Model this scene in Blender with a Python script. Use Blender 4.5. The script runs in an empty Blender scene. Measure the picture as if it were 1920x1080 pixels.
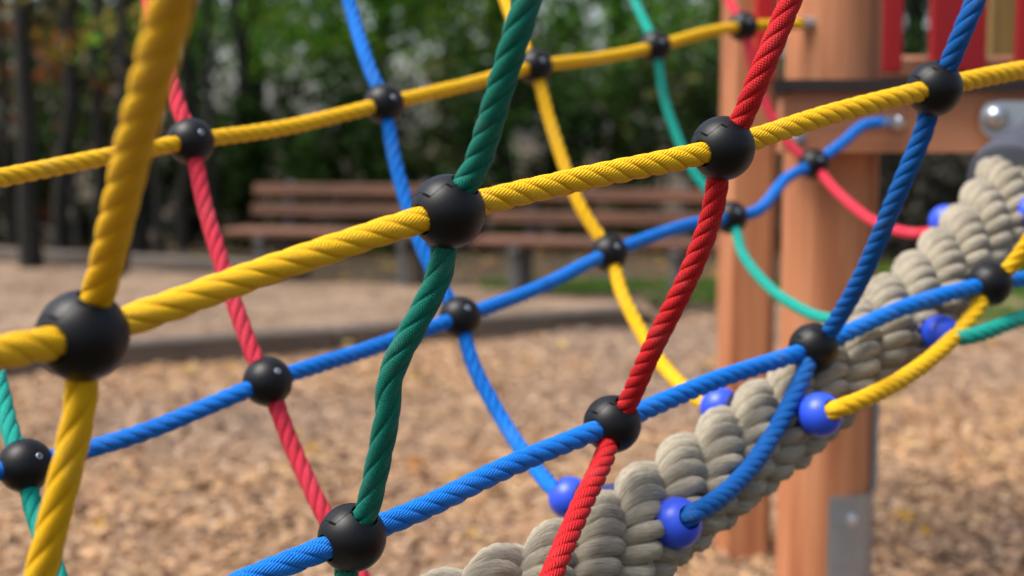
import bpy, math, random
from math import sin, cos, pi, radians, sqrt
from mathutils import Vector, Matrix, Quaternion
random.seed(7)
sc = bpy.context.scene
COL = sc.collection

# ---------------------------------------------------------------- camera, sky, sun, exposure
PITCH = radians(6.0); FPX = 2667.0; CAMZ = 1.0
cam_d = bpy.data.cameras.new('camera'); cam = bpy.data.objects.new('camera', cam_d); COL.objects.link(cam)
cam.location = (0, 0, CAMZ); cam.rotation_euler = (radians(90) - PITCH, 0, 0)
cam_d.sensor_width = 36.0; cam_d.lens = 36.0 * FPX / 1920.0
cam_d.clip_start = 0.05; cam_d.clip_end = 2000
cam_d.dof.use_dof = True; cam_d.dof.focus_distance = 0.97; cam_d.dof.aperture_fstop = 4.8
cam_d.dof.aperture_blades = 0
sc.camera = cam

SUN_EL, SUN_AZ = radians(60), radians(-108)      # azimuth measured from +Y towards +X
w = bpy.data.worlds.new('World'); sc.world = w; w.use_nodes = True
nt = w.node_tree; nt.nodes.clear()
sky = nt.nodes.new('ShaderNodeTexSky'); sky.sky_type = 'NISHITA'; sky.sun_disc = False
sky.sun_elevation = SUN_EL; sky.sun_rotation = SUN_AZ
sky.air_density = 1.0; sky.dust_density = 4.0; sky.ozone_density = 1.0
hs = nt.nodes.new('ShaderNodeHueSaturation'); hs.inputs['Saturation'].default_value = 0.75
bg = nt.nodes.new('ShaderNodeBackground'); bg.inputs[1].default_value = 0.09
wo = nt.nodes.new('ShaderNodeOutputWorld')
nt.links.new(sky.outputs[0], hs.inputs['Color']); nt.links.new(hs.outputs[0], bg.inputs[0]); nt.links.new(bg.outputs[0], wo.inputs[0])
sun_d = bpy.data.lights.new('sun', 'SUN'); sun_d.energy = 1.4; sun_d.angle = radians(30); sun_d.color = (1.0, 0.96, 0.90)
sun = bpy.data.objects.new('sun', sun_d); COL.objects.link(sun)
sdir = Vector((sin(SUN_AZ) * cos(SUN_EL), cos(SUN_AZ) * cos(SUN_EL), sin(SUN_EL)))
sun.rotation_euler = (-sdir).to_track_quat('-Z', 'Y').to_euler(); sun.location = (0, 0, 20)
vs = sc.view_settings; vs.view_transform = 'Standard'; vs.look = 'None'; vs.exposure = 1.46; vs.gamma = 1.0
sc.cycles.max_bounces = 6; sc.cycles.diffuse_bounces = 3; sc.cycles.glossy_bounces = 2

# ---------------------------------------------------------------- photo pixel + depth -> point
CAM = Vector((0, 0, CAMZ)); FW = Vector((0, cos(PITCH), -sin(PITCH))); UP = Vector((0, sin(PITCH), cos(PITCH))); RT = Vector((1, 0, 0))
def at(px, py, D): return CAM + FW * D + RT * ((px - 960) / FPX * D) + UP * ((540 - py) / FPX * D)
def ground(px, py, z=0.0):
    d = FW + RT * ((px - 960) / FPX) + UP * ((540 - py) / FPX)
    t = (z - CAMZ) / d.z
    return CAM + d * t

# ---------------------------------------------------------------- materials
def new_mat(name):
    m = bpy.data.materials.new(name); m.use_nodes = True
    n = m.node_tree; b = n.nodes['Principled BSDF']
    return m, n, b
def node(n, t, **kw):
    x = n.nodes.new(t)
    for k, v in kw.items(): setattr(x, k, v)
    return x
def mathn(n, op, a, b=None):
    x = n.nodes.new('ShaderNodeMath'); x.operation = op
    for i, v in enumerate((a, b)):
        if v is None: continue
        if isinstance(v, (int, float)): x.inputs[i].default_value = v
        else: n.links.new(v, x.inputs[i])
    return x.outputs[0]
def ramp(n, fac, stops):
    r = n.nodes.new('ShaderNodeValToRGB'); e = r.color_ramp.elements
    while len(e) < len(stops): e.new(0.5)
    for i, (p, c) in enumerate(stops):
        e[i].position = p; e[i].color = (c[0], c[1], c[2], 1)
    n.links.new(fac, r.inputs[0]); return r.outputs[0]
def noise(n, vec, scale, detail=3, rough=.55):
    x = n.nodes.new('ShaderNodeTexNoise'); x.inputs['Scale'].default_value = scale
    x.inputs['Detail'].default_value = detail; x.inputs['Roughness'].default_value = rough
    if vec is not None: n.links.new(vec, x.inputs['Vector'])
    return x.outputs['Fac']
def mixc(n, fac, a, b, mode='MIX'):
    x = n.nodes.new('ShaderNodeMix'); x.data_type = 'RGBA'; x.blend_type = mode
    if isinstance(fac, (int, float)): x.inputs[0].default_value = fac
    else: n.links.new(fac, x.inputs[0])
    for i, v in ((6, a), (7, b)):
        if isinstance(v, tuple): x.inputs[i].default_value = (*v[:3], 1)
        else: n.links.new(v, x.inputs[i])
    return x.outputs[2]
def bump(n, b, h, strength, dist):
    x = n.nodes.new('ShaderNodeBump'); x.inputs['Strength'].default_value = strength; x.inputs['Distance'].default_value = dist
    n.links.new(h, x.inputs['Height']); n.links.new(x.outputs[0], b.inputs['Normal'])
def geo(n): return n.nodes.new('ShaderNodeTexCoord').outputs['Object']

def rope_mat(name, col, dark, weave=1.0, rough=.55, sheen=.03):
    m, n, b = new_mat(name)
    uv = node(n, 'ShaderNodeUVMap', uv_map='rope').outputs[0]
    sp = node(n, 'ShaderNodeSeparateXYZ'); n.links.new(uv, sp.inputs[0])
    u, v = sp.outputs[0], sp.outputs[1]
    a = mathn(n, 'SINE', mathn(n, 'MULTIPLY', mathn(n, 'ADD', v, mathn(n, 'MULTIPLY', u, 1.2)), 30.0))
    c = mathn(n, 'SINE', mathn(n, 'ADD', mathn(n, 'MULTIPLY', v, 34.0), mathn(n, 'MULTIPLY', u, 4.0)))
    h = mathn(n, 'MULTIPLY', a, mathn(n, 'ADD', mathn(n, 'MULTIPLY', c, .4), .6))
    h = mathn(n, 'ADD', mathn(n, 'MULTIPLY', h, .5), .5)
    o = geo(n)
    dirt = noise(n, o, 38, 4, .7)
    fine = noise(n, o, 900, 2)
    base = mixc(n, ramp(n, dirt, [(.56, (0, 0, 0)), (.80, (.7, .7, .7))]), col, dark)
    worn = noise(n, o, 17, 5, .75)
    base = mixc(n, ramp(n, worn, [(.52, (0, 0, 0)), (.74, (.30, .30, .30))]), base, tuple(q * .6 + .17 for q in col))
    grime = noise(n, o, 70, 5, .8)
    base = mixc(n, ramp(n, grime, [(.58, (0, 0, 0)), (.78, (.28, .28, .28))]), base, (.06, .05, .035))
    base = mixc(n, mathn(n, 'MULTIPLY', fine, .14), base, dark)
    base = mixc(n, mathn(n, 'MULTIPLY', mathn(n, 'SUBTRACT', 1.0, h), .28 * weave), base, dark)  # shade in the crevices of the weave, put into the colour
    n.links.new(base, b.inputs['Base Color'])
    b.inputs['Roughness'].default_value = rough
    b.inputs['Sheen Weight'].default_value = sheen; b.inputs['Sheen Roughness'].default_value = .4
    b.inputs['Sheen Tint'].default_value = (min(1, col[0] + .4), min(1, col[1] + .4), min(1, col[2] + .4), 1)
    b.inputs['Specular IOR Level'].default_value = .22
    hh = mathn(n, 'ADD', h, mathn(n, 'MULTIPLY', fine, .5))
    bump(n, b, hh, 1.0 * weave, .0009)
    return m
M = {}
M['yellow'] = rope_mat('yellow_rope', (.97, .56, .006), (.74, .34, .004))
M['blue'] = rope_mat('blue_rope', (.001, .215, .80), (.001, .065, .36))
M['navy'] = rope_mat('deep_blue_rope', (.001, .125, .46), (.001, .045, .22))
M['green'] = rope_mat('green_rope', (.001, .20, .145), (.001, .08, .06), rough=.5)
M['teal'] = rope_mat('teal_rope', (.006, .42, .33), (.005, .22, .17))  # lit copy of the green rope, sky light put into the colour
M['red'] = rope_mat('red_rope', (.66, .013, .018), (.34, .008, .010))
M['pink'] = rope_mat('faded_red_rope', (.82, .045, .085), (.46, .02, .04))  # lit copy of the red rope: sky light and sheen in the colour

def plastic(name, col, rough, grain, gs=2200, spec=.5):
    m, n, b = new_mat(name); o = geo(n)
    b.inputs['Base Color'].default_value = (*col, 1)
    dust = noise(n, o, 60, 4, .7)
    n.links.new(mixc(n, ramp(n, dust, [(.55, (0, 0, 0)), (.9, (.2, .2, .2))]), col, tuple(min(1, c * 1.15 + .008) for c in col)), b.inputs['Base Color'])
    r = mathn(n, 'ADD', mathn(n, 'MULTIPLY', dust, .18), rough - .09); n.links.new(r, b.inputs['Roughness'])
    b.inputs['Specular IOR Level'].default_value = spec
    bump(n, b, noise(n, o, gs, 2), grain, .0003)
    return m
M['black'] = plastic('black_plastic', (.0012, .0017, .0030), .42, .3, spec=.34)
M['blueball'] = plastic('blue_plastic', (.025, .085, .72), .38, .1)
M['seam'] = plastic('seam_black', (.002, .002, .002), .8, 0, spec=.1)

def metal(name, col, rough):
    m, n, b = new_mat(name); o = geo(n)
    b.inputs['Metallic'].default_value = .85
    f = noise(n, o, 45, 4)
    n.links.new(mixc(n, f, tuple(c * .8 for c in col), tuple(min(1, c * 1.15) for c in col)), b.inputs['Base Color'])
    b.inputs['Roughness'].default_value = rough
    return m
M['steel'] = metal('galvanised_steel', (.34, .38, .43), .48)
M['plate'] = metal('pale_steel_plate', (.62, .68, .74), .45)
M['chrome'] = metal('polished_steel', (.52, .55, .60), .34)
M['collar'] = plastic('dark_blue_plastic', (.01, .02, .12), .5, .1)
M['rubber'] = plastic('grey_rubber_sleeve', (.055, .062, .085), .5, .1, 300)

def wood(name, c1, c2, c3, sx=26, sz=1.6, rough=.6):
    m, n, b = new_mat(name); o = geo(n)
    mp = node(n, 'ShaderNodeMapping'); mp.inputs['Scale'].default_value = (sx, sx, sz); n.links.new(o, mp.inputs[0])
    f = noise(n, mp.outputs[0], 1.0, 5, .6)
    g = noise(n, o, 3.5, 3)
    c = ramp(n, f, [(.30, c1), (.52, c2), (.72, c3)])
    c = mixc(n, mathn(n, 'MULTIPLY', g, .5), c, c1)
    n.links.new(c, b.inputs['Base Color']); b.inputs['Roughness'].default_value = rough
    bump(n, b, f, .25, .002)
    return m
M['post'] = wood('glazed_larch', (.28, .092, .036), (.52, .208, .092), (.66, .32, .16))
M['panel'] = wood('pale_glazed_larch', (.44, .19, .09), (.57, .27, .14), (.64, .34, .19), 10, 2)
M['beam'] = wood('beam_larch', (.40, .15, .065), (.52, .22, .11), (.62, .30, .16), 2, 26)
M['bench'] = wood('bench_wood', (.06, .022, .009), (.125, .045, .017), (.19, .070, .028), 2, 20)
M['edging'] = wood('weathered_timber', (.065, .052, .04), (.12, .095, .075), (.18, .145, .12), 3, 20)
M['olive'] = wood('old_plank', (.14, .085, .02), (.22, .14, .035), (.30, .2, .06))
M['redpaint'] = plastic('red_paint', (.48, .010, .014), .45, .1, 300)
M['deck'] = plastic('dark_deck', (.022, .014, .013), .7, .1, 300)
M['concrete'] = plastic('grey_concrete', (.10, .10, .10), .9, .4, 90)

def thick_mat():
    m, n, b = new_mat('beige_hemp_rope')
    uv = node(n, 'ShaderNodeUVMap', uv_map='rope').outputs[0]
    mp = node(n, 'ShaderNodeMapping'); mp.inputs['Scale'].default_value = (.8, 10, 1); n.links.new(uv, mp.inputs[0])
    f = noise(n, mp.outputs[0], 1.0, 4, .6); o = geo(n); g = noise(n, o, 22, 4, .6)
    c = ramp(n, f, [(.30, (.15, .115, .07)), (.47, (.40, .34, .235)), (.68, (.66, .585, .44))])
    c = mixc(n, ramp(n, g, [(.45, (0, 0, 0)), (.75, (.55, .55, .55))]), c, (.17, .14, .095))
    n.links.new(c, b.inputs['Base Color']); b.inputs['Roughness'].default_value = .75
    b.inputs['Sheen Weight'].default_value = .3
    bump(n, b, f, 1.0, .0022)
    return m
M['hemp'] = thick_mat()

def attr_mat(name, rough=.8, trans=0.0, spec=.2):
    m, n, b = new_mat(name)
    a = node(n, 'ShaderNodeAttribute', attribute_name='tone')
    n.links.new(a.outputs['Color'], b.inputs['Base Color']); b.inputs['Roughness'].default_value = rough
    b.inputs['Specular IOR Level'].default_value = spec
    if trans:
        t = node(n, 'ShaderNodeBsdfTranslucent'); n.links.new(a.outputs['Color'], t.inputs[0])
        x = node(n, 'ShaderNodeMixShader'); x.inputs[0].default_value = trans
        out = [q for q in n.nodes if q.type == 'OUTPUT_MATERIAL'][0]
        n.links.new(b.outputs[0], x.inputs[1]); n.links.new(t.outputs[0], x.inputs[2]); n.links.new(x.outputs[0], out.inputs[0])
    return m
M['chips'] = attr_mat('wood_chips', .85)
M['leaf'] = attr_mat('leaves', .7, .35, .08)

def bark():
    m, n, b = new_mat('dark_bark'); o = geo(n)
    mp = node(n, 'ShaderNodeMapping'); mp.inputs['Scale'].default_value = (18, 18, 2.5); n.links.new(o, mp.inputs[0])
    f = noise(n, mp.outputs[0], 1, 5, .65)
    n.links.new(ramp(n, f, [(.3, (.004, .004, .003)), (.6, (.014, .013, .009)), (.8, (.035, .032, .024))]), b.inputs['Base Color'])
    b.inputs['Roughness'].default_value = .9; bump(n, b, f, .7, .02); return m
M['bark'] = bark()

def soil(name, stops, sc1=9, sc2=60, b_=.6, extra=None):
    m, n, b = new_mat(name); o = geo(n)
    a = noise(n, o, sc1, 5, .65); c = noise(n, o, sc2, 4, .6)
    vo = node(n, 'ShaderNodeTexVoronoi'); vo.inputs['Scale'].default_value = 48; n.links.new(o, vo.inputs['Vector'])
    s2 = node(n, 'ShaderNodeSeparateColor'); n.links.new(vo.outputs['Color'], s2.inputs[0])
    f = mathn(n, 'ADD', mathn(n, 'ADD', mathn(n, 'MULTIPLY', a, .45), mathn(n, 'MULTIPLY', c, .30)), mathn(n, 'MULTIPLY', s2.outputs[0], .25))
    n.links.new(ramp(n, f, stops), b.inputs['Base Color']); b.inputs['Roughness'].default_value = .92
    b.inputs['Specular IOR Level'].default_value = .2
    bump(n, b, f, b_, .03); return m
M['ground'] = soil('bark_mulch_ground', [(.30, (.10, .063, .043)), (.42, (.26, .17, .11)), (.56, (.41, .28, .18)), (.74, (.54, .39, .27))])
M['sand'] = soil('sand_with_chips', [(.34, (.06, .038, .025)), (.44, (.15, .097, .063)), (.55, (.26, .178, .118)), (.68, (.42, .31, .215))], 2.2, 22)
M['litter'] = soil('leaf_litter_soil', [(.30, (.020, .018, .012)), (.5, (.06, .045, .028)), (.68, (.13, .09, .05)), (.82, (.26, .19, .08))], 4, 22)

# ---------------------------------------------------------------- mesh helpers
def link(name, verts, faces, mat, parent=None, smooth=True, uvs=None, tone=None, sharp=None):
    me = bpy.data.meshes.new(name); me.from_pydata([tuple(v) for v in verts], [], faces)
    if uvs is not None:
        l = me.uv_layers.new(name='rope'); l.data.foreach_set('uv', uvs)
    if tone is not None:
        a = me.color_attributes.new('tone', 'FLOAT_COLOR', 'POINT'); a.data.foreach_set('color', tone)
    if smooth: me.polygons.foreach_set('use_smooth', [True] * len(me.polygons))
    if sharp: me.set_sharp_from_angle(angle=radians(sharp))
    me.materials.append(mat); me.update()
    o = bpy.data.objects.new(name, me); COL.objects.link(o)
    if parent is not None:
        o.parent = parent; o.matrix_parent_inverse = Matrix.Translation(-parent.location)
    return o
def tag(o, label=None, cat=None, group=None, kind=None):
    for k, v in (('label', label), ('category', cat), ('group', group), ('kind', kind)):
        if v: o[k] = v
    return o
def thing(name, loc, label, cat, group=None):
    o = bpy.data.objects.new(name, None); o.location = loc; o.empty_display_size = .1; COL.objects.link(o)
    return tag(o, label, cat, group)

class MB:
    def __init__(s): s.v = []; s.f = []
    def add(s, v, f):
        b = len(s.v); s.v += v; s.f += [tuple(i + b for i in q) for q in f]
    def box(s, c, size, bev=0.0, rot=None):
        x, y, z = (q / 2 for q in size); b = min(bev, x * .9, y * .9, z * .9)
        R = rot or Matrix.Identity(3); c = Vector(c)
        if b <= 0:
            vs = [Vector((sx * x, sy * y, sz * z)) for sx in (-1, 1) for sy in (-1, 1) for sz in (-1, 1)]
            fs = [(0, 1, 3, 2), (4, 6, 7, 5), (0, 4, 5, 1), (2, 3, 7, 6), (0, 2, 6, 4), (1, 5, 7, 3)]
            s.add([c + R @ q for q in vs], fs); return
        idx = {}; vs = []; fs = []
        for sx in (-1, 1):
            for sy in (-1, 1):
                for sz in (-1, 1):
                    for a in range(3):
                        p = [sx * (x - b), sy * (y - b), sz * (z - b)]
                        p[a] = (sx, sy, sz)[a] * (x, y, z)[a]
                        idx[(sx, sy, sz, a)] = len(vs); vs.append(Vector(p))
                    fs.append((idx[(sx, sy, sz, 0)], idx[(sx, sy, sz, 1)], idx[(sx, sy, sz, 2)]))
        for a in range(3):
            o1, o2 = [k for k in range(3) if k != a]
            for sa in (-1, 1):
                q = []
                for s1, s2 in ((-1, -1), (1, -1), (1, 1), (-1, 1)):
                    k = [0, 0, 0]; k[a] = sa; k[o1] = s1; k[o2] = s2; q.append(idx[(*k, a)])
                fs.append(tuple(q))
            for s1 in (-1, 1):
                for s2 in (-1, 1):
                    def key(sa, ax):
                        k = [0, 0, 0]; k[a] = sa; k[o1] = s1; k[o2] = s2; return idx[(*k, ax)]
                    fs.append((key(-1, o1), key(1, o1), key(1, o2), key(-1, o2)))
        s.add([c + R @ q for q in vs], fs)
    def lathe(s, prof, c, axis=(0, 0, 1), n=32):
        """prof: list of (r, h) along axis"""
        q = Vector((0, 0, 1)).rotation_difference(Vector(axis).normalized()); c = Vector(c)
        vs = []; fs = []
        for r, h in prof:
            for k in range(n):
                t = 2 * pi * k / n; vs.append(c + q @ Vector((r * cos(t), r * sin(t), h)))
        for i in range(len(prof) - 1):
            for k in range(n):
                a, b = i * n + k, i * n + (k + 1) % n; fs.append((a, b, b + n, a + n))
        if prof[0][0] > 1e-6: fs.append(tuple(range(n))[::-1])
        if prof[-1][0] > 1e-6: fs.append(tuple((len(prof) - 1) * n + k for k in range(n)))
        s.add(vs, fs)
    def plate(s, outline, thick_vec):
        """extrude a closed list of 3D points"""
        n = len(outline); t = Vector(thick_vec); vs = [Vector(p) for p in outline] + [Vector(p) + t for p in outline]
        s.add(vs, [tuple(range(n))[::-1], tuple(range(n, 2 * n))] + [(i, (i + 1) % n, n + (i + 1) % n, n + i) for i in range(n)])
    def build(s, name, mat, parent=None, smooth=True, sharp=32):
        return link(name, s.v, s.f, mat, parent, smooth, sharp=sharp)

def catmull(P, step):
    """centripetal-ish Catmull-Rom through P (Vector or tuple of dims), evenly resampled; returns points and fractional control index"""
    P = [P[0] * 2 - P[1]] + list(P) + [P[-1] * 2 - P[-2]]
    raw = []
    for i in range(1, len(P) - 2):
        p0, p1, p2, p3 = P[i - 1:i + 3]
        for k in range(40):
            t = k / 40
            raw.append((.5 * ((2 * p1) + (p2 - p0) * t + (2 * p0 - 5 * p1 + 4 * p2 - p3) * t * t + (3 * p1 - p0 - 3 * p2 + p3) * t ** 3), i - 1 + t))
    raw.append((P[-2], len(P) - 3.0))
    out = [raw[0]]; need = step; acc = 0
    for a, b in zip(raw, raw[1:]):
        d = (b[0] - a[0]).length
        while acc + d >= need and d > 0:
            t = (need - acc) / d; out.append((a[0].lerp(b[0], t), a[1] + (b[1] - a[1]) * t)); need += step
        acc += d
    return out
def frames(pts):
    T = []
    for i in range(len(pts)):
        T.append((pts[min(i + 1, len(pts) - 1)] - pts[max(i - 1, 0)]).normalized())
    N = [T[0].orthogonal().normalized()]
    for i in range(1, len(pts)):
        q = T[i - 1].rotation_difference(T[i]); v = q @ N[-1]; N.append((v - T[i] * v.dot(T[i])).normalized())
    return T, N
def sweep_rope(name, pts, R, lay, n, depth, mat, parent, samples=10, hand=1, phase=0.0, fuzz=0, power=.6, hair=(.0012, .0038), uneven=.035):
    """a laid rope swept as one lobed skin; lay(i) = metres for a full twist at ring i"""
    T, N = frames(pts); K = n * samples; vs = []; s = 0.0; tw = phase; S = [0.0]
    prof = [R * (1 - depth + depth * abs(cos(n * (2 * pi * k / K) / 2)) ** power) for k in range(K)]
    hair_v = []
    for i, p in enumerate(pts):
        if i:
            d = (p - pts[i - 1]).length; s += d; tw += hand * 2 * pi * d / lay(i); S.append(s)
        B = T[i].cross(N[i])
        j = [1 + uneven * mn.noise(Vector((s / R * .45, q * 3.7, phase * 9 + len(pts)))) for q in range(n)]
        for k in range(K):
            f_ = (k / samples + .5) % n; q = int(f_); e_ = abs(cos(pi * f_))   # lobe q, 0 in the groove
            g_ = 1 + (j[q] - 1) * (1 - e_) if False else 1 + (j[q] - 1) * sin(pi * (f_ - q))
            a = 2 * pi * k / K + tw; vs.append(p + (N[i] * cos(a) + B * sin(a)) * prof[k] * g_)
    fs = []; uv = []
    for i in range(len(pts) - 1):
        for k in range(K):
            a, b = i * K + k, i * K + (k + 1) % K; fs.append((a, b, b + K, a + K))
            u0, u1 = S[i] * 100, S[i + 1] * 100; v0, v1 = 2 * pi * k / K * R * 100, 2 * pi * (k + 1) / K * R * 100
            uv += [u0, v0, u0, v1, u1, v1, u1, v0]
    fs.append(tuple(range(K))[::-1]); fs.append(tuple((len(pts) - 1) * K + k for k in range(K))); uv += [0.0] * (4 * K)
    rnd = random.Random(len(pts) * 7 + n)
    for _ in range(int(fuzz * s)):
        i = rnd.randrange(1, len(pts) - 1); k = rnd.randrange(K); p = vs[i * K + k]; o = (p - pts[i]).normalized()
        d = (o + T[i] * rnd.uniform(-1.4, 1.4) + Vector((rnd.uniform(-.5, .5), rnd.uniform(-.5, .5), rnd.uniform(-.5, .5)))).normalized()
        L = rnd.uniform(*hair); wd = d.cross(o)
        if wd.length < 1e-3: continue
        wd = wd.normalized() * .00009; b = len(vs); q = p - o * .0004
        vs += [q - wd, q + wd, q + d * L]; fs.append((b, b + 1, b + 2)); uv += [0.0] * 6
    return link(name, vs, fs, mat, parent, True, uvs=uv)

RB = .0232     # knot ball radius
RR = .0085     # rope radius
def row3(ctrl): return [at(*c[:3]) for c in ctrl]

ROPES = []     # every net rope: (points) for the holes in the balls
def net_rope(parent, ctrl, mat, lays, label, n=4, step=.003, fuzz=220, phase=0.0, R=RR):
    P = row3(ctrl); pf = catmull(P, step); pts = [p for p, _ in pf]; idx = [f for _, f in pf]
    if not isinstance(lays, (list, tuple)): lays = [lays] * len(ctrl)
    def lay(i):
        f = idx[i]; a = min(int(f), len(lays) - 1); b = min(a + 1, len(lays) - 1); t = f - int(f)
        return lays[a] * (1 - t) + lays[b] * t
    ROPES.append(pts)
    o = sweep_rope('rope', pts, R, lay, n, .21, M[mat], parent, samples=12, power=.42, fuzz=fuzz, phase=phase)
    o['label'] = label
    return o

def ball_mesh(c, R, dirs, hr):
    mb = MB(); nseg, nring = 56, 28
    vs = [Vector((0, 0, R))]; fs = []
    for i in range(1, nring):
        t = pi * i / nring
        for k in range(nseg):
            a = 2 * pi * k / nseg; vs.append(Vector((R * sin(t) * cos(a), R * sin(t) * sin(a), R * cos(t))))
    vs.append(Vector((0, 0, -R))); last = len(vs) - 1
    for k in range(nseg):
        fs.append((0, 1 + k, 1 + (k + 1) % nseg)); b = 1 + (nring - 2) * nseg
        fs.append((last, b + (k + 1) % nseg, b + k))
    for i in range(nring - 2):
        for k in range(nseg):
            a = 1 + i * nseg + k; b = 1 + i * nseg + (k + 1) % nseg; fs.append((a, a + nseg, b + nseg, b))
    me = bpy.data.meshes.new('knot_ball'); me.from_pydata([tuple(v) for v in vs], [], fs)
    tmp = bpy.data.objects.new('temporary_ball', me); COL.objects.link(tmp); cut = []
    for d in dirs:
        m2 = MB(); m2.lathe([(hr, R * .35), (hr, R * .90), (hr * 1.10, R * .97), (hr * 1.9, R * 1.35)], (0, 0, 0), d, 28)
        cm = bpy.data.meshes.new('cutter'); cm.from_pydata([tuple(v) for v in m2.v], [], m2.f)
        co = bpy.data.objects.new('cutter', cm); COL.objects.link(co); cut.append(co)
        md = tmp.modifiers.new('cut', 'BOOLEAN'); md.operation = 'DIFFERENCE'; md.object = co; md.solver = 'EXACT'
    dg = bpy.context.evaluated_depsgraph_get(); dg.update()
    out = bpy.data.meshes.new_from_object(tmp.evaluated_get(dg))
    for o in cut + [tmp]:
        m_ = o.data; bpy.data.objects.remove(o); bpy.data.meshes.remove(m_)
    if len(out.polygons) < 200:
        out = bpy.data.meshes.new('knot_ball'); out.from_pydata([tuple(v) for v in vs], [], fs)
    out.polygons.foreach_set('use_smooth', [True] * len(out.polygons)); out.set_sharp_from_angle(angle=radians(28))
    out.name = 'knot_ball'
    return out

def sphere_strip(c, R, poly, width, lift, basis, thick=.0004):
    X, Y, Z = basis; pts = []
    for (x0, y0), (x1, y1) in zip(poly, poly[1:]):
        for k in range(8):
            t = k / 8; pts.append((x0 + (x1 - x0) * t, y0 + (y1 - y0) * t))
    pts.append(poly[-1]); P = []
    for x, y in pts:
        z = sqrt(max(0.02, 1 - x * x - y * y)); P.append((X * x + Y * y + Z * z).normalized())
    vs = []; fs = []
    for i, p in enumerate(P):
        t = (P[min(i + 1, len(P) - 1)] - P[max(i - 1, 0)]).normalized(); s = p.cross(t).normalized() * width / 2
        for a, h in ((-1, lift), (1, lift), (1, -thick), (-1, -thick)): vs.append(c + p * (R + h) + s * a)
    for i in range(len(P) - 1):
        for k in range(4): a, b = i * 4 + k, i * 4 + (k + 1) % 4; fs.append((a, b, b + 4, a + 4))
    fs += [(3, 2, 1, 0), tuple(len(vs) - 4 + k for k in range(4))]
    return vs, fs

def view_basis(c, roll=0.0, yaw=0.0):
    Z = (CAM - c).normalized(); Z = Matrix.Rotation(yaw, 3, 'Z') @ Z
    X = UP.cross(Z).normalized(); Y = Z.cross(X)
    q = Quaternion(Z, roll); return q @ X, q @ Y, Z
def knot_ball(parent, px, py, D, seam=False, screw=False, roll=0.0, yaw=0.0):
    c = at(px, py, D); dirs = []
    for pts in ROPES:
        i = min(range(len(pts)), key=lambda k: (pts[k] - c).length)
        if (pts[i] - c).length > RB * .5: continue
        for st in (-1, 1):
            j = i
            while 0 < j < len(pts) - 1 and (pts[j] - c).length < RB * .97: j += st
            if (pts[j] - c).length > RB * .7: dirs.append((pts[j] - c).normalized())
    me = ball_mesh(c, RB, dirs, RR * 1.10); me.materials.append(M['black'])
    o = bpy.data.objects.new('knot_ball', me); COL.objects.link(o); o.parent = parent
    o.location = c - parent.location
    def sub(ob):
        ob.parent = o; ob.matrix_parent_inverse = Matrix.Translation(-c)
    bs = view_basis(c, roll, yaw)
    if seam:
        vs, fs = sphere_strip(c, RB, [(-.93, .30), (-.80, .43), (-.51, .33), (-.13, .72), (.05, .645), (.16, .74)], .0004, .00004, bs)
        sub(link('seam', vs, fs, M['seam'], None, False))
        for a, b in (((-.70, .395), (-.50, .325)), ((-.13, .72), (.045, .645))):
            vs, fs = sphere_strip(c, RB, [a, b], .0017, .00006, bs); sub(link('slot', vs, fs, M['seam'], None, False))
    if screw:
        X, Y, Z = bs; d = (X * .46 + Y * .36 + Z * .81).normalized(); m = MB()
        m.lathe([(.0, -.001), (.0030, -.001), (.0030, .0002), (.0026, .0007), (.0014, .0007), (.0012, -.0002), (.0, -.0002)], c + d * RB, d, 20)
        sub(m.build('screw', M['steel'], None))
    return o

# ================================================================ SETTING
m = MB(); m.add([Vector((-300, -60, 0)), Vector((300, -60, 0)), Vector((300, 500, 0)), Vector((-300, 500, 0))], [(0, 1, 2, 3)])
tag(m.build('ground', M['litter'], None, False, None), kind='structure')
# undulating mulch surface close to the camera
def patch(name, x0, x1, y0, y1, nx, ny, hfun, mat, kind='structure', inside=None):
    vs = []; fs = []
    for j in range(ny + 1):
        for i in range(nx + 1):
            x = x0 + (x1 - x0) * i / nx; y = y0 + (y1 - y0) * j / ny; vs.append(Vector((x, y, hfun(x, y))))
    for j in range(ny):
        for i in range(nx):
            if inside and not inside(x0 + (x1 - x0) * (i + .5) / nx, y0 + (y1 - y0) * (j + .5) / ny): continue
            a = j * (nx + 1) + i; fs.append((a, a + 1, a + nx + 2, a + nx + 1))
    return tag(link(name, vs, fs, mat), kind=kind)
from mathutils import noise as mn
def hm(x, y): return .012 + .022 * mn.noise(Vector((x * 1.7, y * 1.7, 0))) + .010 * mn.noise(Vector((x * 7, y * 7, 3)))
patch('mulch', -5, 6, 1.5, 8.8, 180, 120, lambda x, y: max(.004, hm(x, y) + .012), M['ground'])

E1a, E1b = ground(-260, 742), ground(1205, 622)         # near timber, front foot
E2a, E2b = ground(-200, 505), ground(560, 552)          # far timber
def line_y(a, b, x): return a.y + (b.y - a.y) * (x - a.x) / (b.x - a.x)
def inside_sand(x, y):
    return y > line_y(E1a, E1b, x) + .05 and y < line_y(E2a, E2b, x) + .1 and x < E1b.x + .05 and x > -6.5
patch('sand', -6.5, 1.2, 4.5, 12, 150, 140, lambda x, y: .095 + .5 * hm(x, y), M['sand'], inside=inside_sand)
patch('soil', -30, 30, 8.9, 60, 60, 60, lambda x, y: .006 + .02 * abs(mn.noise(Vector((x * .7, y * .7, 0)))), M['litter'],
      inside=lambda x, y: True)

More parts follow.
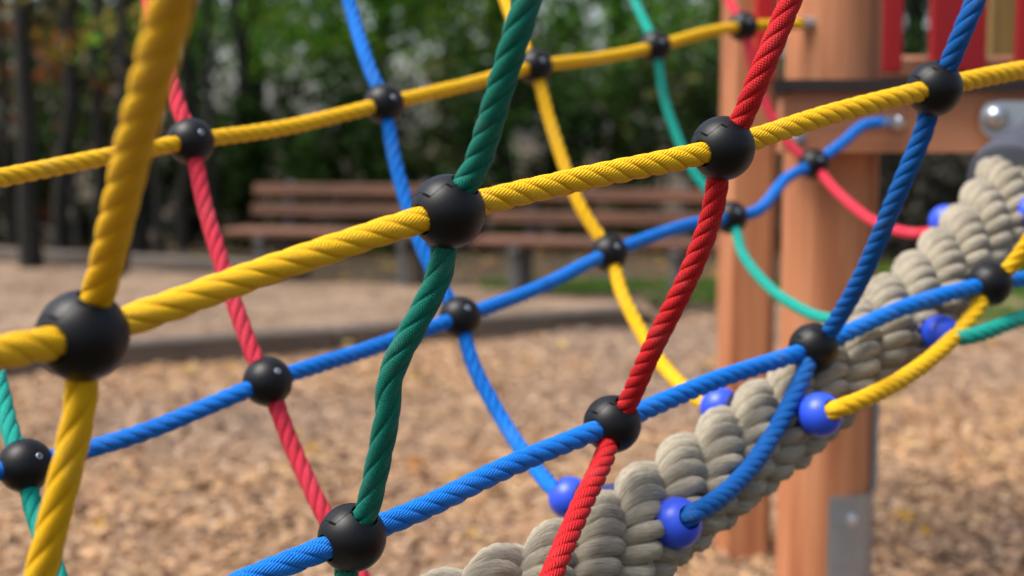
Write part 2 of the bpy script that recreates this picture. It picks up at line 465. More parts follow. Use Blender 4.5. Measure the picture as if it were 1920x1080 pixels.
def timber(a, b, h, wd, label, top):
    o = thing('timber_edging', a, label, 'edging', 'timber edgings round the sand'); d = (b - a); L = d.length; d.normalize(); nrm = Vector((-d.y, d.x, 0))
    R = Matrix((d, nrm, Vector((0, 0, 1)))).transposed(); k = 0; s = 0
    while s < L - .05:
        l = min(2.0, L - s); mb = MB()
        mb.box(a + d * (s + l / 2) + nrm * (wd / 2 + random.uniform(-.006, .006)) + Vector((0, 0, h / 2 - .03)), (l - .012, wd, h + .06), .012, R)
        mb.build('log', M['edging'], o); s += l
    return o
timber(E1a, E1b, .135, .11, 'long low grey timber edging in front of the light sand, nearest to the nets', 1)
timber(E2a, E2b, .20, .14, 'grey timber edging behind the light sand in front of the dark trees', 1)

# wood chips, uncountable
def scatter_chips():
    vs = []; fs = []; tone = []; rnd = random.Random(3)
    pal = [(.56, .39, .25), (.58, .40, .26), (.42, .27, .17), (.62, .47, .34), (.34, .20, .13), (.20, .12, .085), (.50, .36, .27), (.40, .30, .25), (.11, .07, .055)]
    wts = [6, 5, 5, 3, 3, 2, 3, 2, 1.4]
    for _ in range(42000):
        y = 2.6 + 5.6 * rnd.random() ** 1.25; x = rnd.uniform(-.40 * y - .3, .40 * y + .3)
        e = line_y(E1a, E1b, x)
        z = .012
        if y > e - .02 and x < E1b.x + .05: continue
        c = rnd.choices(pal, wts)[0]; k = rnd.uniform(.88, 1.10)
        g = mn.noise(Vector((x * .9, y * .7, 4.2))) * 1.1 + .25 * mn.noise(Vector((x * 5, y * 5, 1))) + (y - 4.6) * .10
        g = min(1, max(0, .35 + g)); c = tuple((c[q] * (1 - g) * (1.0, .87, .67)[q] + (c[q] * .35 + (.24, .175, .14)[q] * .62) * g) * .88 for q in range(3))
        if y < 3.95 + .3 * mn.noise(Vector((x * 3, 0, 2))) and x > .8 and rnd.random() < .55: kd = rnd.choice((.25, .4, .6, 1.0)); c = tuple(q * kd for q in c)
        L = rnd.uniform(.010, .038) * (1 if rnd.random() < .85 else 1.6); W = L * rnd.uniform(.25, .6); H = rnd.uniform(.002, .006)
        R = (Matrix.Rotation(rnd.uniform(0, 2 * pi), 3, 'Z') @ Matrix.Rotation(rnd.gauss(0, .35), 3, 'X') @ Matrix.Rotation(rnd.gauss(0, .35), 3, 'Y'))
        p = Vector((x, y, max(.004, hm(x, y) + .012) + H * .5 + rnd.uniform(0, .012))); b = len(vs); ta = rnd.uniform(.4, 1)
        for sx, sy, sz in ((-1, -1, -1), (1, -1, -1), (1, 1, -1), (-1, 1, -1), (-1, -1, 1), (1, -1, 1), (1, 1, 1), (-1, 1, 1)):
            vs.append(p + R @ Vector((sx * L / 2, sy * W / 2 * (ta if sx > 0 else 1), sz * H / 2)))
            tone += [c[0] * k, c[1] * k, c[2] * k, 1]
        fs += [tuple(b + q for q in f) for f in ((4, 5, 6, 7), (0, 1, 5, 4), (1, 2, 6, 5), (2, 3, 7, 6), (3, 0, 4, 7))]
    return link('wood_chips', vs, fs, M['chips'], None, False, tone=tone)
tag(scatter_chips(), 'tan and brown wood chips covering the playground floor', 'wood chips', kind='stuff')

def scatter_grass():
    vs = []; fs = []; tone = []; rnd = random.Random(5)
    def blade(x, y, z, h):
        c = rnd.choice([(.06, .16, .02), (.09, .22, .025), (.05, .12, .02), (.13, .20, .04)]); a = rnd.uniform(0, pi); wv = Vector((cos(a), sin(a), 0)) * .006
        p = Vector((x, y, z)); t = p + Vector((rnd.gauss(0, .03), rnd.gauss(0, .03), h)); b = len(vs)
        vs.extend([p - wv, p + wv, t]); fs.append((b, b + 1, b + 2))
        for _ in range(3): tone.extend([*c, 1])
    for _ in range(16000):                     # under the benches
        y = rnd.uniform(8.3, 9.6); x = rnd.uniform(-.2, 2.3)
        if mn.noise(Vector((x * 1.3, y * 1.3, 7))) > -.12: blade(x, y, .0, rnd.uniform(.03, .09))
    for _ in range(22000):                     # lawn to the right of the tower
        y = rnd.uniform(7.2, 11); x = rnd.uniform(2.3, 5.0)
        blade(x, y, .0, rnd.uniform(.03, .09))
    return link('grass', vs, fs, M['leaf'], None, False, tone=tone)
tag(scatter_grass(), 'short green grass growing behind the tower and under the benches', 'grass', kind='stuff')

def fallen_leaves():
    vs = []; fs = []; tone = []; rnd = random.Random(11)
    pal = [(.42, .24, .04), (.34, .14, .03), (.45, .34, .08), (.22, .11, .05), (.5, .36, .18)]
    for _ in range(1500):
        if rnd.random() < .92: x, y = rnd.uniform(-7, 4), rnd.uniform(9.3, 14)
        else: x, y = rnd.uniform(-1.5, 3), rnd.uniform(3.2, 7)
        z = .035 + (max(.0, hm(x, y)) if y < 9 else 0) + .02; s = rnd.uniform(.02, .045); a = rnd.uniform(0, 2 * pi); c = rnd.choice(pal); b = len(vs)
        for k, r in enumerate((1, .55, 1, .5, 1.1, .55)):
            t = a + k * pi / 3; vs.append(Vector((x + cos(t) * s * r, y + sin(t) * s * r, z + rnd.uniform(-.008, .012)))); tone.extend([*c, 1])
        fs.append(tuple(b + k for k in range(6)))
    return link('fallen_leaves', vs, fs, M['leaf'], None, False, tone=tone)
tag(fallen_leaves(), 'yellow and brown fallen leaves lying on the soil before the trees', 'leaves', kind='stuff')

# ================================================================ TREES AND SHRUBS
G_DARK = [(.020, .050, .010), (.030, .075, .013), (.042, .095, .018), (.022, .030, .010)]
G_MID = [(.07, .20, .016), (.12, .29, .02), (.05, .14, .013), (.18, .31, .03), (.09, .21, .04)]
G_YEL = [(.34, .40, .04), (.46, .42, .04), (.22, .30, .04), (.14, .26, .04)]
AUT = [(.50, .13, .02), (.55, .30, .025), (.24, .06, .02), (.38, .30, .03), (.08, .09, .02)]
GREY = [(.085, .08, .065), (.05, .055, .04), (.12, .11, .09)]
OLV = [(.10, .11, .03), (.18, .16, .04), (.05, .06, .02), (.28, .24, .04)]
def leaves(name, blobs, parent, seed, size=.06):
    """blobs: (centre, radii, count, palette)"""
    rnd = random.Random(seed); vs = []; fs = []; tone = []
    for c, r, n, pal in blobs:
        clumps = []
        for _ in range(max(6, n // 55)):
            while True:
                q = Vector((rnd.uniform(-1, 1), rnd.uniform(-1, 1), rnd.uniform(-1, 1)))
                if q.length < 1: break
            clumps.append((q, rnd.choice(pal), rnd.uniform(.7, 1.25)))
        for _ in range(n):
            q, cc, k = rnd.choice(clumps); g = Vector((rnd.gauss(0, .15), rnd.gauss(0, .15), rnd.gauss(0, .15)))
            if rnd.random() < .3: cc = rnd.choice(pal)
            q = q + g; p = Vector(c) + Vector((q.x * r[0], q.y * r[1], q.z * r[2]))
            if p.z < .05: p.z = .05 + rnd.random() * .1
            s = size * rnd.uniform(.55, 1.2)
            R = Quaternion((rnd.gauss(0, 1), rnd.gauss(0, 1), rnd.gauss(0, 1), rnd.gauss(0, 1))); R.normalize()
            b = len(vs)
            for v in ((-s, 0, 0), (0, -s * .42, s * .1), (s, 0, 0), (0, s * .42, s * .1)): vs.append(p + R @ Vector(v)); 
            kk = k * rnd.uniform(.8, 1.2)
            for _ in range(4): tone += [cc[0] * kk, cc[1] * kk, cc[2] * kk, 1]
            fs.append((b, b + 1, b + 2, b + 3))
    return link(name, vs, fs, M['leaf'], parent, False, tone=tone)
def trunk(base, h, r, parent, seed, limbs=5, lean=.05, name='trunk'):
    rnd = random.Random(seed); mb = MB()
    def tube(P, rads, n=9):
        pts = [p for p in P]; T, N = frames(pts); vs = []; fs = []
        for i, p in enumerate(pts):
            B = T[i].cross(N[i])
            for k in range(n):
                a = 2 * pi * k / n; vs.append(p + (N[i] * cos(a) + B * sin(a)) * rads[i])
        for i in range(len(pts) - 1):
            for k in range(n): a, b = i * n + k, i * n + (k + 1) % n; fs.append((a, b, b + n, a + n))
        mb.add(vs, fs)
    lx, ly = rnd.gauss(0, lean), rnd.gauss(0, lean); P = []; K = 10
    for i in range(K + 1):
        t = i / K; P.append(Vector(base) + Vector((lx * h * t + rnd.gauss(0, r * .35), ly * h * t + rnd.gauss(0, r * .35), h * t - .05)))
    tube(P, [r * (1.25 if i == 0 else 1) * (1 - .6 * i / K) for i in range(K + 1)])
    for _ in range(limbs):
        i = rnd.randrange(3, K); a = rnd.uniform(0, 2 * pi); L = rnd.uniform(.2, .4) * h; d = Vector((cos(a), sin(a), rnd.uniform(.5, 1.4))).normalized()
        q = [P[i] + d * L * t + Vector((0, 0, .12 * L * t * t)) for t in (0, .33, .66, 1)]; rr = r * (1 - .6 * i / K) * .5
        tube(q, [rr, rr * .75, rr * .5, rr * .25], 6)
    return mb.build(name, M['bark'], parent, True, None)
def gx(px, D): return (px - 960) / FPX * D
def zpx(py, D): return CAMZ + (260 - py) / FPX * D      # height seen at image row py
def tree(px, D, h, r, blobs, label, cat, group, seed, size=.06, limbs=5):
    base = Vector((gx(px, D), D, 0)); o = thing('tree', base, label, cat, group)
    trunk(base, h, r, o, seed, limbs)
    bl = [((base.x + a, D + b, c), rr, n, pal) for a, b, c, rr, n, pal in blobs]
    leaves('crown', bl, o, seed + 100, size); return o
# slim trees at the left: (px, depth, radius, autumn crown?)
LT = [(-60, 10.5, .10), (22, 10.6, .035), (58, 9.9, .075), (112, 11.4, .07), (146, 12.2, .03), (186, 10.8, .05), (226, 9.4, .045), (264, 11.6, .09),
      (300, 10.4, .035), (338, 12.6, .07), (410, 11.9, .035), (448, 12.8, .06)]
LTL = ['thick dark tree trunk past the left edge of the woodland', 'thin dark tree trunk furthest left, beside the thick trunk', 'thickest dark trunk, left of the patch of yellow leaves',
       'thin trunk with orange leaves right of the thickest trunk', 'slim far trunk behind the yellow leaves at left', 'slim trunk just right of the yellow leaves',
       'dark trunk left of the large yellow upright rope', 'slim dark trunk directly behind the large yellow upright rope', 'thin trunk under the red upright rope of the far net',
       'stout far trunk beside the far red rope and its ball', 'thin dark trunk right of the far red rope', 'thin dark trunk left of the left bench']
for i, (px, D, r) in enumerate(LT):
    pal = AUT if i in (0, 1, 3, 5) else (OLV if i in (2, 4, 6) else G_MID)
    tree(px, D, 4.6 + (i % 3) * .5, r, [(random.uniform(-.3, .3), .2, 3.4, (.9, .8, 1.2), 260, pal), (random.uniform(-.2, .2), .1, 1.55 + (i % 4) * .18, (.34, .5, .5), 55, pal)],
         LTL[i], 'tree', 'slim dark trees at the left', 40 + i, .06)
# big leafy trees behind
BT = [(-250, 14.5, OLV, 1400), (60, 16.5, AUT[:1] + OLV + G_DARK + G_DARK, 2800), (270, 15.8, OLV + G_DARK, 2800), (480, 15.5, G_MID, 2200), (700, 14.2, G_MID, 2900), (960, 15.0, G_YEL + G_MID, 2600), (1190, 14.4, G_MID, 3000), (1420, 15.2, G_MID + G_DARK, 2400), (1700, 14.6, G_DARK, 2400), (2000, 15.0, G_DARK, 2400)]
BTL = ['olive leafed tree far left beyond the trunks', 'sparse autumn tree with orange leaves and sky showing through', 'dark olive tree behind the large yellow upright rope', 'loose green tree with many gaps of sky, beyond the left bench', 'green tree above the left bench',
       'yellow green tree behind the green rope', 'dense green tree above the right bench', 'dark green tree behind the wooden tower post', 'dark tree seen between the red boards', 'dark tree beyond the right edge of the tower']
for i, (px, D, pal, n) in enumerate(BT):
    k = n / 1500
    tree(px, D, 5.5, .13, [(0, 0, 3.6, (1.7, 1.3, 1.6), int(n * .9), pal), (random.uniform(-.3, .3), -.3, 2.05, (1.3, .9, .75), int(n * .55), pal)], BTL[i], 'tree', 'leafy trees behind the playground', 70 + i, .075)
# shrubs forming the dark screen
SH = [(-160, 12.6, 2.2), (20, 13.4, 1.9), (170, 13.0, 1.8), (330, 13.6, 1.8), (500, 13.0, 1.35), (650, 12.4, 1.6), (800, 12.8, 1.8), (950, 12.3, 1.7), (1100, 12.7, 1.9), (1250, 12.2, 1.9), (1400, 12.6, 1.9),
      (1560, 11.2, 1.6), (1720, 11.6, 1.7), (1870, 11.2, 1.6), (2030, 11.6, 1.8)]
SHL = ['dark shrub past the left edge', 'dark shrub behind the thickest trunk', 'dark shrub behind the slim trunks', 'dark shrub below the far red rope', 'dark shrub left of the left bench', 'dark shrub behind the left bench back',
       'dark shrub right behind the far blue rope', 'dark shrub between the two benches', 'dark shrub behind the far yellow upright rope', 'dark shrub behind the right end of the right bench', 'dark shrub behind the narrow post',
       'dull shrub seen past the round post', 'dull grey green shrub below the tower beam', 'dull shrub behind the beige thick rope end', 'dull shrub past the right edge']
for i, (px, D, h) in enumerate(SH):
    base = Vector((gx(px, D), D, 0)); o = thing('shrub', base, SHL[i], 'shrub', 'shrubs screening the playground')
    for s in range(3): trunk(base + Vector((random.uniform(-.25, .25), random.uniform(-.1, .1), 0)), h * .8, .022, o, 200 + i * 5 + s, 3, .12, 'stem')
    leaves('foliage', [((base.x, D, h * .5), (.62, .5, h * .56), 1900, (GREY if i in (11, 12, 13, 14) else G_DARK + (OLV[:1] if i % 3 == 0 else []) + ([AUT[2]] if i < 3 else [])))], o, 300 + i, .07)

def sky_blocking_leaves():  # unseen leaf mass added to block low sky light behind and beside the camera
    vs = []; fs = []; tone = []; rnd = random.Random(21)
    for _ in range(9000):
        side = rnd.random(); z = rnd.uniform(.3, 10.5)
        if side < .5: x, y = rnd.uniform(-15, 15), -9 + rnd.gauss(0, 1.2)
        elif side < .75: x, y = -13.5 + rnd.gauss(0, 1), rnd.uniform(-9, 9); z *= .75
        else: x, y = 13.5 + rnd.gauss(0, 1), rnd.uniform(-9, 9)
        c = rnd.choice(G_DARK + OLV); s_ = rnd.uniform(.12, .3); R = Quaternion((rnd.gauss(0, 1), rnd.gauss(0, 1), rnd.gauss(0, 1), rnd.gauss(0, 1))); R.normalize(); b = len(vs)
        for v in ((-s_, 0, 0), (0, -s_ * .6, 0), (s_, 0, 0), (0, s_ * .6, 0)): vs.append(Vector((x, y, z)) + R @ Vector(v)); tone += [*c, 1]
        fs.append((b, b + 1, b + 2, b + 3))
    return link('woodland', vs, fs, M['leaf'], None, False, tone=tone)
tag(sky_blocking_leaves(), 'dark wood surrounding the playground on its other sides', 'woodland', kind='stuff')

# ================================================================ BENCHES
def bench(a, b, label):
    a = Vector(a); b = Vector(b); o = thing('bench', (a + b) / 2, label, 'bench', 'wooden park benches')
    d = b - a; L = d.length; d.normalize(); nrm = Vector((-d.y, d.x, 0)); R = Matrix((d, nrm, Vector((0, 0, 1)))).transposed(); mid = (a + b) / 2
    for z, y in ((.665, .30), (.535, .265)):
        m = MB(); m.box(mid + nrm * y + Vector((0, 0, z)), (L, .035, .078), .01, R @ Matrix.Rotation(radians(-12), 3, 'X')); m.build('back_slat', M['bench'], o)
    for k in range(3):
        m = MB(); m.box(mid + nrm * (.135 * k - .10) + Vector((0, 0, .41)), (L * 1.03, .12, .045), .01, R); m.build('seat_slat', M['bench'], o)
    for s in (-.33, .33):
        c = mid + d * (L * s); m = MB()
        m.box(c + nrm * .20 + Vector((0, 0, .17)), (.06, .06, .38), .006, R); m.box(c + nrm * .01 + Vector((0, 0, .368)), (.06, .42, .035), .006, R); m.box(c - nrm * .12 + Vector((0, 0, .16)), (.06, .06, .37), .006, R)
        m.build('leg', M['concrete'], o)
        m = MB(); m.box(c + nrm * .305 + Vector((0, 0, .52)), (.05, .02, .42), .004, R @ Matrix.Rotation(radians(-12), 3, 'X')); m.build('back_support', M['rubber'], o)
    return o
bench((gx(440, 9.1), 9.1, 0), (gx(838, 8.75), 8.75, 0), 'left wooden bench with brown back slats beyond the sand')
bench((gx(900, 8.2), 8.2, 0), (gx(1352, 7.9), 7.9, 0), 'right wooden bench with brown back slats beside the narrow post')

# ================================================================ WOODEN TOWER
TW = thing('play_tower', at(1552, 540, 2.34) * 1.0, 'wooden play tower with round post, beam, dark deck edge and red boards', 'play tower')
TW.location.z = 0
bpy.context.view_layer.update()
def vpost(px, D, r, mat, sq=False, name='post', z1=3.0, flat=0):
    x, y = gx(px, D), D
    p = at(px, 540, D); m = MB()
    if sq: m.box((p.x, p.y, z1 / 2 - .1), (r * 2, r * 2, z1 + .2), .018)
    else: m.lathe([(r, -.2), (r, 1.2), (r, z1)], (p.x, p.y, 0), (0, 0, 1), 56)
    m.build(name, M[mat], TW); return p
pA = vpost(1552, 2.36, .077, 'post')
pB = vpost(1399, 3.30, .060, 'post', True)
vpost(2120, 2.62, .077, 'post'); vpost(2060, 4.0, .06, 'post', True)
D_B = 2.22
def rect_beam(name, x0, x1, y0, y1, D, th, mat, bev=.008):
    a, b = at(x0, y1, D), at(x1, y0, D)
    m = MB(); m.box(((a.x + b.x) / 2, a.y + th / 2, (a.z + b.z) / 2), (b.x - a.x, th, b.z - a.z), bev)
    return m.build(name, M[mat], TW)
def rounded_beam():
    x0, x1, y0, y1 = 1468, 2150, 172, 286; r = 22; pts = []
    for cx, cy, a0 in ((x0 + r, y1 - 6, 180), (x0 + r, y0 + r, 180)): pass
    pts.append(at(x0, y1, D_B)); 
    for k in range(7):
        t = radians(180 - 15 * k); pts.append(at(x0 + r + r * cos(t), y0 + r - r * sin(t), D_B))
    pts += [at(x1, y0, D_B), at(x1, y1, D_B)]
    y = pts[0].y; pts = [Vector((p.x, y, p.z)) for p in pts]
    m = MB(); m.plate(pts, (0, .055, 0)); m.build('beam', M['beam'], TW, True, 40)
rounded_beam()
def deck():
    a, b = at(1450, 171, 2.19), at(1450, 149, 2.19); m = MB(); z0, z1 = a.z, b.z; y0 = a.y
    xb = gx(1455, 3.24); m.plate([Vector((a.x, y0, z0)), Vector((1.05, y0, z0)), Vector((1.35, 3.24, z0)), Vector((xb, 3.24, z0))], (0, 0, z1 - z0))
    m.build('deck', M['deck'], TW, True, 30)
deck()
# red boards standing on the deck, tan rail behind them
for x0, x1 in ((1650, 1692), (1745, 1850), (1906, 1985)):
    rect_beam('red_board', x0, x1, -420, 136, 2.52, .022, 'redpaint', .004)
rect_beam('rail', 1640, 2100, 104, 150, 2.56, .045, 'panel')
rect_beam('back_board', 1852, 1912, -420, 110, 3.6, .03, 'olive')
rect_beam('red_board', 1415, 1452, -420, 150, 3.17, .022, 'redpaint', .004)
# steel bracket of the thick rope with its dome bolt
def bracket():
    x0, x1, y0, y1, D = 1836, 1990, 190, 262, 2.20; r = 36; pts = []
    for k in range(13):
        t = radians(270 - 15 * k); pts.append(at(x0 + r + r * cos(t), (y0 + y1) / 2 - r * sin(t), D))
    pts += [at(x1, y0, D), at(x1, y1, D)]; y = at(1900, 226, D).y - .006; pts = [Vector((p.x, y, p.z)) for p in pts]
    m = MB(); m.plate(pts, (0, .006, 0)); pl = m.build('steel_bracket', M['plate'], TW, True, 30)
    c = at(1866, 218, D - .012); m = MB()
    m.lathe([(.022, 0), (.022, .003), (.0165, .004), (.0165, .009), (.012, .017), (.006, .021), (0, .022)], c + Vector((0, .004, 0)), (0, -1, 0), 28)
    b = m.build('bolt', M['chrome'], None); b.parent = pl
    return pl
bracket()
# steel shoe on the round post: tall narrow strip on its side and a plate in front
def shoe():
    y = pA.y; m = MB(); R = .0785
    def arc(a0, a1, z0, z1, r0=R, th=.005):
        n = 14; vs = []; fs = []
        for k in range(n + 1):
            t = radians(a0 + (a1 - a0) * k / n)
            for rr, z in ((r0 + th, z0), (r0 + th, z1), (r0, z1), (r0, z0)): vs.append(Vector((pA.x + cos(t) * rr, y + sin(t) * rr, z)))
        for k in range(n):
            for q in range(4): a, b = k * 4 + q, k * 4 + (q + 1) % 4; fs.append((a, a + 4, b + 4, b))
        fs += [(0, 1, 2, 3), tuple(n * 4 + k for k in (3, 2, 1, 0))]; m.add(vs, fs)
    zt = at(1590, 940, 2.29).z
    arc(-96, 40, -.1, zt)
    arc(-22, 40, zt + .001, zt + .27, R, .010)
    s = m.build('post_shoe', M['steel'], TW, True, 35)
    d = Vector((sin(radians(22)), -cos(radians(22)), 0)); c = Vector((pA.x, y, at(1580, 988, 2.28).z)) + d * (R + .004)
    m = MB(); m.lathe([(.011, 0), (.011, .002), (.0075, .003), (.0075, .007), (.004, .009), (0, .0095)], c, d, 20)
    b = m.build('bolt', M['chrome'], None); b.parent = s
shoe()
def dome_bolt(px, py, D, d=(0, -1, 0), k=1.0):
    m = MB(); m.lathe([(.016 * k, 0), (.016 * k, .003), (.011 * k, .004), (.010 * k, .010), (.006 * k, .014), (0, .015)], at(px, py, D), d, 22)
    m.build('bolt', M['chrome'], TW)
dome_bolt(1494, 258, D_B - .001, k=.8); dome_bolt(1428, 222, 3.235, k=1.1); dome_bolt(1332, 1068, 3.25, (-.5, -.8, 0), 1.0)
m = MB(); m.box(Vector((pB.x + .02, pB.y - .02, .12)), (.16, .16, .24), .012); 
def ferrule(px, py, D, d, k=1.0):
    """steel end fitting screwed to the tower that holds a net rope"""
    d = Vector(d).normalized(); m = MB()
    m.lathe([(.019 * k, -.016), (.019 * k, -.008), (.0135 * k, -.004), (.0125 * k, .010), (.0105 * k, .020), (.0088, .024), (.0088, .018)], at(px, py, D), d, 26)
    m.build('rope_fitting', M['chrome'], TW)
ferrule(1522, 45, 2.262, (-.8, -.6, 0), .9); ferrule(1672, 229, 2.205, (-.85, -.5, .05), .62)

# ================================================================ NEAR NET
NN = thing('climbing_net', at(1000, 600, 1.0), 'near rope net of thick yellow, blue, green and red ropes joined by black balls', 'climbing net')
F = NN
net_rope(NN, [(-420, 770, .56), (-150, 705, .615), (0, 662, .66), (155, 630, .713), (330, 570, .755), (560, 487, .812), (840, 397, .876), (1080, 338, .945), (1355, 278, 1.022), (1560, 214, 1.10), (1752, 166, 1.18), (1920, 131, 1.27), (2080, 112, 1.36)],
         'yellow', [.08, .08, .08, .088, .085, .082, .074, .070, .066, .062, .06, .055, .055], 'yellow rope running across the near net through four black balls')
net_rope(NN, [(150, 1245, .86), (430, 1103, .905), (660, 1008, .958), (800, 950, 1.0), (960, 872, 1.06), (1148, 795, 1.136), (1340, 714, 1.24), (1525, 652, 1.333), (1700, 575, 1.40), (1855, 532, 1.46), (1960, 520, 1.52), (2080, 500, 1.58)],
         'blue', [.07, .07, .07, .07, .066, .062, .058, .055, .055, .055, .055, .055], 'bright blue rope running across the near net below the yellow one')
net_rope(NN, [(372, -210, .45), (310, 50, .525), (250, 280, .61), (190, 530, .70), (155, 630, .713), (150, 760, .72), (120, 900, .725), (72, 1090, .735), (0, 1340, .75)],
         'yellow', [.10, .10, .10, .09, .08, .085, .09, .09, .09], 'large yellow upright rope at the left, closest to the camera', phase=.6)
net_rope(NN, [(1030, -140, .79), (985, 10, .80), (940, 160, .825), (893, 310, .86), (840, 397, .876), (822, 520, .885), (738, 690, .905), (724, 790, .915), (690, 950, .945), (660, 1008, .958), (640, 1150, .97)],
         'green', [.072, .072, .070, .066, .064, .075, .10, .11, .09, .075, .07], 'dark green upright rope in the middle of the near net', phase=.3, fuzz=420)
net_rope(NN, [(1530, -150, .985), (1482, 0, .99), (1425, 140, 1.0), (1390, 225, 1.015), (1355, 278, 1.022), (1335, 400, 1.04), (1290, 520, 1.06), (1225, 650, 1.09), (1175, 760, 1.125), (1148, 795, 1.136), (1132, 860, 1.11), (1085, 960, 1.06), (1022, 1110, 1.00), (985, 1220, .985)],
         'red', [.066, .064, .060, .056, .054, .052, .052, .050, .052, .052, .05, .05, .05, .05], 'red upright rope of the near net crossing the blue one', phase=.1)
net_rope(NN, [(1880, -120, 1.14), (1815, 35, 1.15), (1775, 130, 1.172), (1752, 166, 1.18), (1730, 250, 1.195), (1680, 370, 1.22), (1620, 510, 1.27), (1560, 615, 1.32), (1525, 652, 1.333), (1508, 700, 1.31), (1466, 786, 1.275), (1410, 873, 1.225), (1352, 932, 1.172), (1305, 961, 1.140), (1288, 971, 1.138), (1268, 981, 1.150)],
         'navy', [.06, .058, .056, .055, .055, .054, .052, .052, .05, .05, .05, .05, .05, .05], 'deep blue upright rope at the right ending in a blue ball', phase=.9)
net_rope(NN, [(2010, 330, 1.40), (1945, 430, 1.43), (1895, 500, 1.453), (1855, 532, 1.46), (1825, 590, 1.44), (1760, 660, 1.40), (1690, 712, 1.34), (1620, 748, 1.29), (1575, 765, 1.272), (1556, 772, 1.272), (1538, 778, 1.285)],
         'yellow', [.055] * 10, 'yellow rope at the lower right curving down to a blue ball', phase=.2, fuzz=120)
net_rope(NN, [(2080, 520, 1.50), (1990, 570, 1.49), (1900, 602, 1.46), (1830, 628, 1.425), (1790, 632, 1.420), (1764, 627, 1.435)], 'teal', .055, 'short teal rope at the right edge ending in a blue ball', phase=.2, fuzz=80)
for b in ((155, 630, .713), (840, 397, .876), (1355, 278, 1.022), (1752, 166, 1.18), (660, 1008, .958), (1148, 795, 1.136), (1525, 652, 1.333), (1855, 532, 1.46)):
    knot_ball(NN, *b, seam=True, roll=random.uniform(-.12, .12))

# ================================================================ FAR NET
FN = thing('climbing_net', at(900, 400, 1.7), 'far rope net with yellow and blue rows hanging behind the near one', 'climbing net')
fz = 60
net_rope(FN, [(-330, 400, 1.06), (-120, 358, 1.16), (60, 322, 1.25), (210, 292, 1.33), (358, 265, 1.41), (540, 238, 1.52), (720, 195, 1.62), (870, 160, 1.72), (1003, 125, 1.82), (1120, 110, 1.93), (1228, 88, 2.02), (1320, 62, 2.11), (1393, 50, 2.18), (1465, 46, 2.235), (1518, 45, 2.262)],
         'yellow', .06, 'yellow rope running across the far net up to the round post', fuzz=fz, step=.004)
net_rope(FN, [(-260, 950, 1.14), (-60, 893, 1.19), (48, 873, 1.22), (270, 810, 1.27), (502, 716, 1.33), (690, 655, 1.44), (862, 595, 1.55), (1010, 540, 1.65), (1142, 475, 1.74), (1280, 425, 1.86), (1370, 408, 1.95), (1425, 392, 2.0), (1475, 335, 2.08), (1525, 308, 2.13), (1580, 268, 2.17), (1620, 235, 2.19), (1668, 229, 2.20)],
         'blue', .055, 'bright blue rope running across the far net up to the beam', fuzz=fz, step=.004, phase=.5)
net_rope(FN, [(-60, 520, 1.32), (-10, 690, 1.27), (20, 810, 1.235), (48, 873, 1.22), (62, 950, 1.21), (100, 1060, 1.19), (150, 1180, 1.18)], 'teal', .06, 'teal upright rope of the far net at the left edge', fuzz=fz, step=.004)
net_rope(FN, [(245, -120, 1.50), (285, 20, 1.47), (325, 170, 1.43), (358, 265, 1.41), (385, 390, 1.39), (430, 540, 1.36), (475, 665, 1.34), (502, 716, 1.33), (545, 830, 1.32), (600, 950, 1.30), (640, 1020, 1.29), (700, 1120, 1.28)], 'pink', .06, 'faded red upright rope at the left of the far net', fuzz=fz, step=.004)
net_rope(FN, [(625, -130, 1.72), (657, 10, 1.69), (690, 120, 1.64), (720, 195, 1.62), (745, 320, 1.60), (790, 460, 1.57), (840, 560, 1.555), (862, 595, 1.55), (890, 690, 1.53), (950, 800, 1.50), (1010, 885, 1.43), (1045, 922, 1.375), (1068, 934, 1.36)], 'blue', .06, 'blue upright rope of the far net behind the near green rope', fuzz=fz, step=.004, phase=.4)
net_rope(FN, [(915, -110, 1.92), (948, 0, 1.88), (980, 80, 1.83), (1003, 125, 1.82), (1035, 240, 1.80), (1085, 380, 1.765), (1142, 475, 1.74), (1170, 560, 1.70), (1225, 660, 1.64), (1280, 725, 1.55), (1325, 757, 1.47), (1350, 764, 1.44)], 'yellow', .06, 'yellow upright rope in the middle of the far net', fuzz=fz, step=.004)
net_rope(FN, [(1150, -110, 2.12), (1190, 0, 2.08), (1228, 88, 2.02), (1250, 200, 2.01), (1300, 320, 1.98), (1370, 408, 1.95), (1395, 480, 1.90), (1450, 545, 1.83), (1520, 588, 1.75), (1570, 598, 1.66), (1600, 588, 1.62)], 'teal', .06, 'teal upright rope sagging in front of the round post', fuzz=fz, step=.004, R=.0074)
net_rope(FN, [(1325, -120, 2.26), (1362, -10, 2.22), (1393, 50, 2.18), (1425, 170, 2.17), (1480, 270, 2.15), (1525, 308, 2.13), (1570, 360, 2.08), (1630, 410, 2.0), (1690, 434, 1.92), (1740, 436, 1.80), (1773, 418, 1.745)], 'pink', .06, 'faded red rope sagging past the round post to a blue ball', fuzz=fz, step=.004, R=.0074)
for b in ((358, 265, 1.41), (720, 195, 1.62), (1003, 125, 1.82), (1228, 88, 2.02), (1393, 50, 2.18), (48, 873, 1.22), (502, 716, 1.33), (862, 595, 1.55), (1142, 475, 1.74), (1370, 408, 1.95), (1525, 308, 2.13)):
    knot_ball(FN, *b, screw=True, roll=random.uniform(-.1, .2))

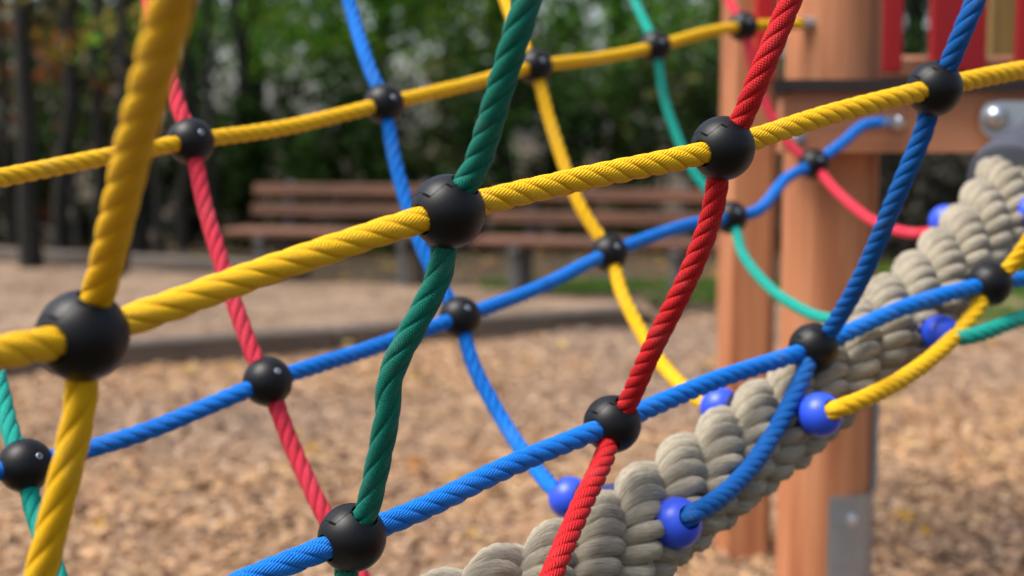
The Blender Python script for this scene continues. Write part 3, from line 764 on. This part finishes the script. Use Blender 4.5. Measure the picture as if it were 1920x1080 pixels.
# ================================================================ THICK BEIGE ROPE
BR = thing('thick_rope', at(1420, 800, 1.34), 'very thick twisted beige rope rising to the tower, with blue balls along its sides', 'rope')
CB = [(430, 1420, .88), (760, 1230, .99), (1072, 1080, 1.11), (1262, 942, 1.22), (1452, 797, 1.335), (1646, 628, 1.46), (1792, 492, 1.58), (1876, 385, 1.67), (1893, 348, 1.70)]
cf = catmull(row3(CB), .005); cp = [p for p, _ in cf]; T, N = frames(cp)
RS, rs, LAY = .0255, .0228, .25
for k in range(4):
    pts = []; s = 0
    for i, p in enumerate(cp):
        if i: s += (p - cp[i - 1]).length
        a = -2 * pi * s / LAY + 2 * pi * k / 4 + .4; B = T[i].cross(N[i]); pts.append(p + (N[i] * cos(a) + B * sin(a)) * RS)
    sweep_rope('strand', pts, rs, lambda i, k=k: .076 * (1 + .10 * mn.noise(Vector((i * .02, k * 5, 0)))), 4, .44, M['hemp'], BR, samples=12, hand=1, phase=k * .5, power=.45, fuzz=2600, hair=(.002, .008), uneven=.09)
# dark rubber sleeve at the end
e = at(1897, 338, 1.705); ed = (at(2000, 190, 1.93) - e).normalized(); m = MB()
m.lathe([(.0, -.015), (.044, -.015), (.0505, -.011), (.052, .0), (.050, .03), (.042, .07), (.033, .11), (.026, .30), (.0, .30)], e, ed, 36)
m.build('end_sleeve', M['rubber'], BR)
def anchor(px, py, D, toward, r=.0205, hole=True):
    """blue ball screwed to the side of the thick rope; toward = where its net rope leaves"""
    c = at(px, py, D); d = (at(*toward) - c).normalized() if toward else Vector((0, -1, 0)); m = MB(); prof = []
    h0 = .0100
    for k in range(0, 25):
        t = pi - (pi - math.asin(h0 / r)) * k / 24; prof.append((r * sin(t) if k else 0.0, r * cos(t)))
    prof += [(h0 * .93, r * .80), (h0 * .9, r * .3)]
    m.lathe(prof, c, d, 36); o = m.build('anchor_ball', M['blueball'], BR, True, 40)
    i = min(range(len(cp)), key=lambda k: (cp[k] - c).length); q = (cp[i] - c); L = q.length; q.normalize(); m = MB()
    m.lathe([(.010, r * .7), (.0135, r * .84), (.0135, r * 1.05), (.009, r * 1.1), (.009, L)], c, q, 24)
    s = m.build('collar', M['collar'], None); s.parent = o
    return o
anchor(1268, 981, 1.150, (1345, 948, 1.105), .0212); anchor(1538, 778, 1.285, (1612, 750, 1.24), .0205); anchor(1764, 627, 1.435, (1812, 632, 1.41), .0195); anchor(1934, 400, 1.62, (2000, 380, 1.62))
anchor(1068, 934, 1.36, (1010, 880, 1.36)); anchor(1350, 764, 1.44, (1290, 735, 1.46)); anchor(1600, 588, 1.62, (1520, 588, 1.70)); anchor(1773, 415, 1.74, (1690, 434, 1.80))
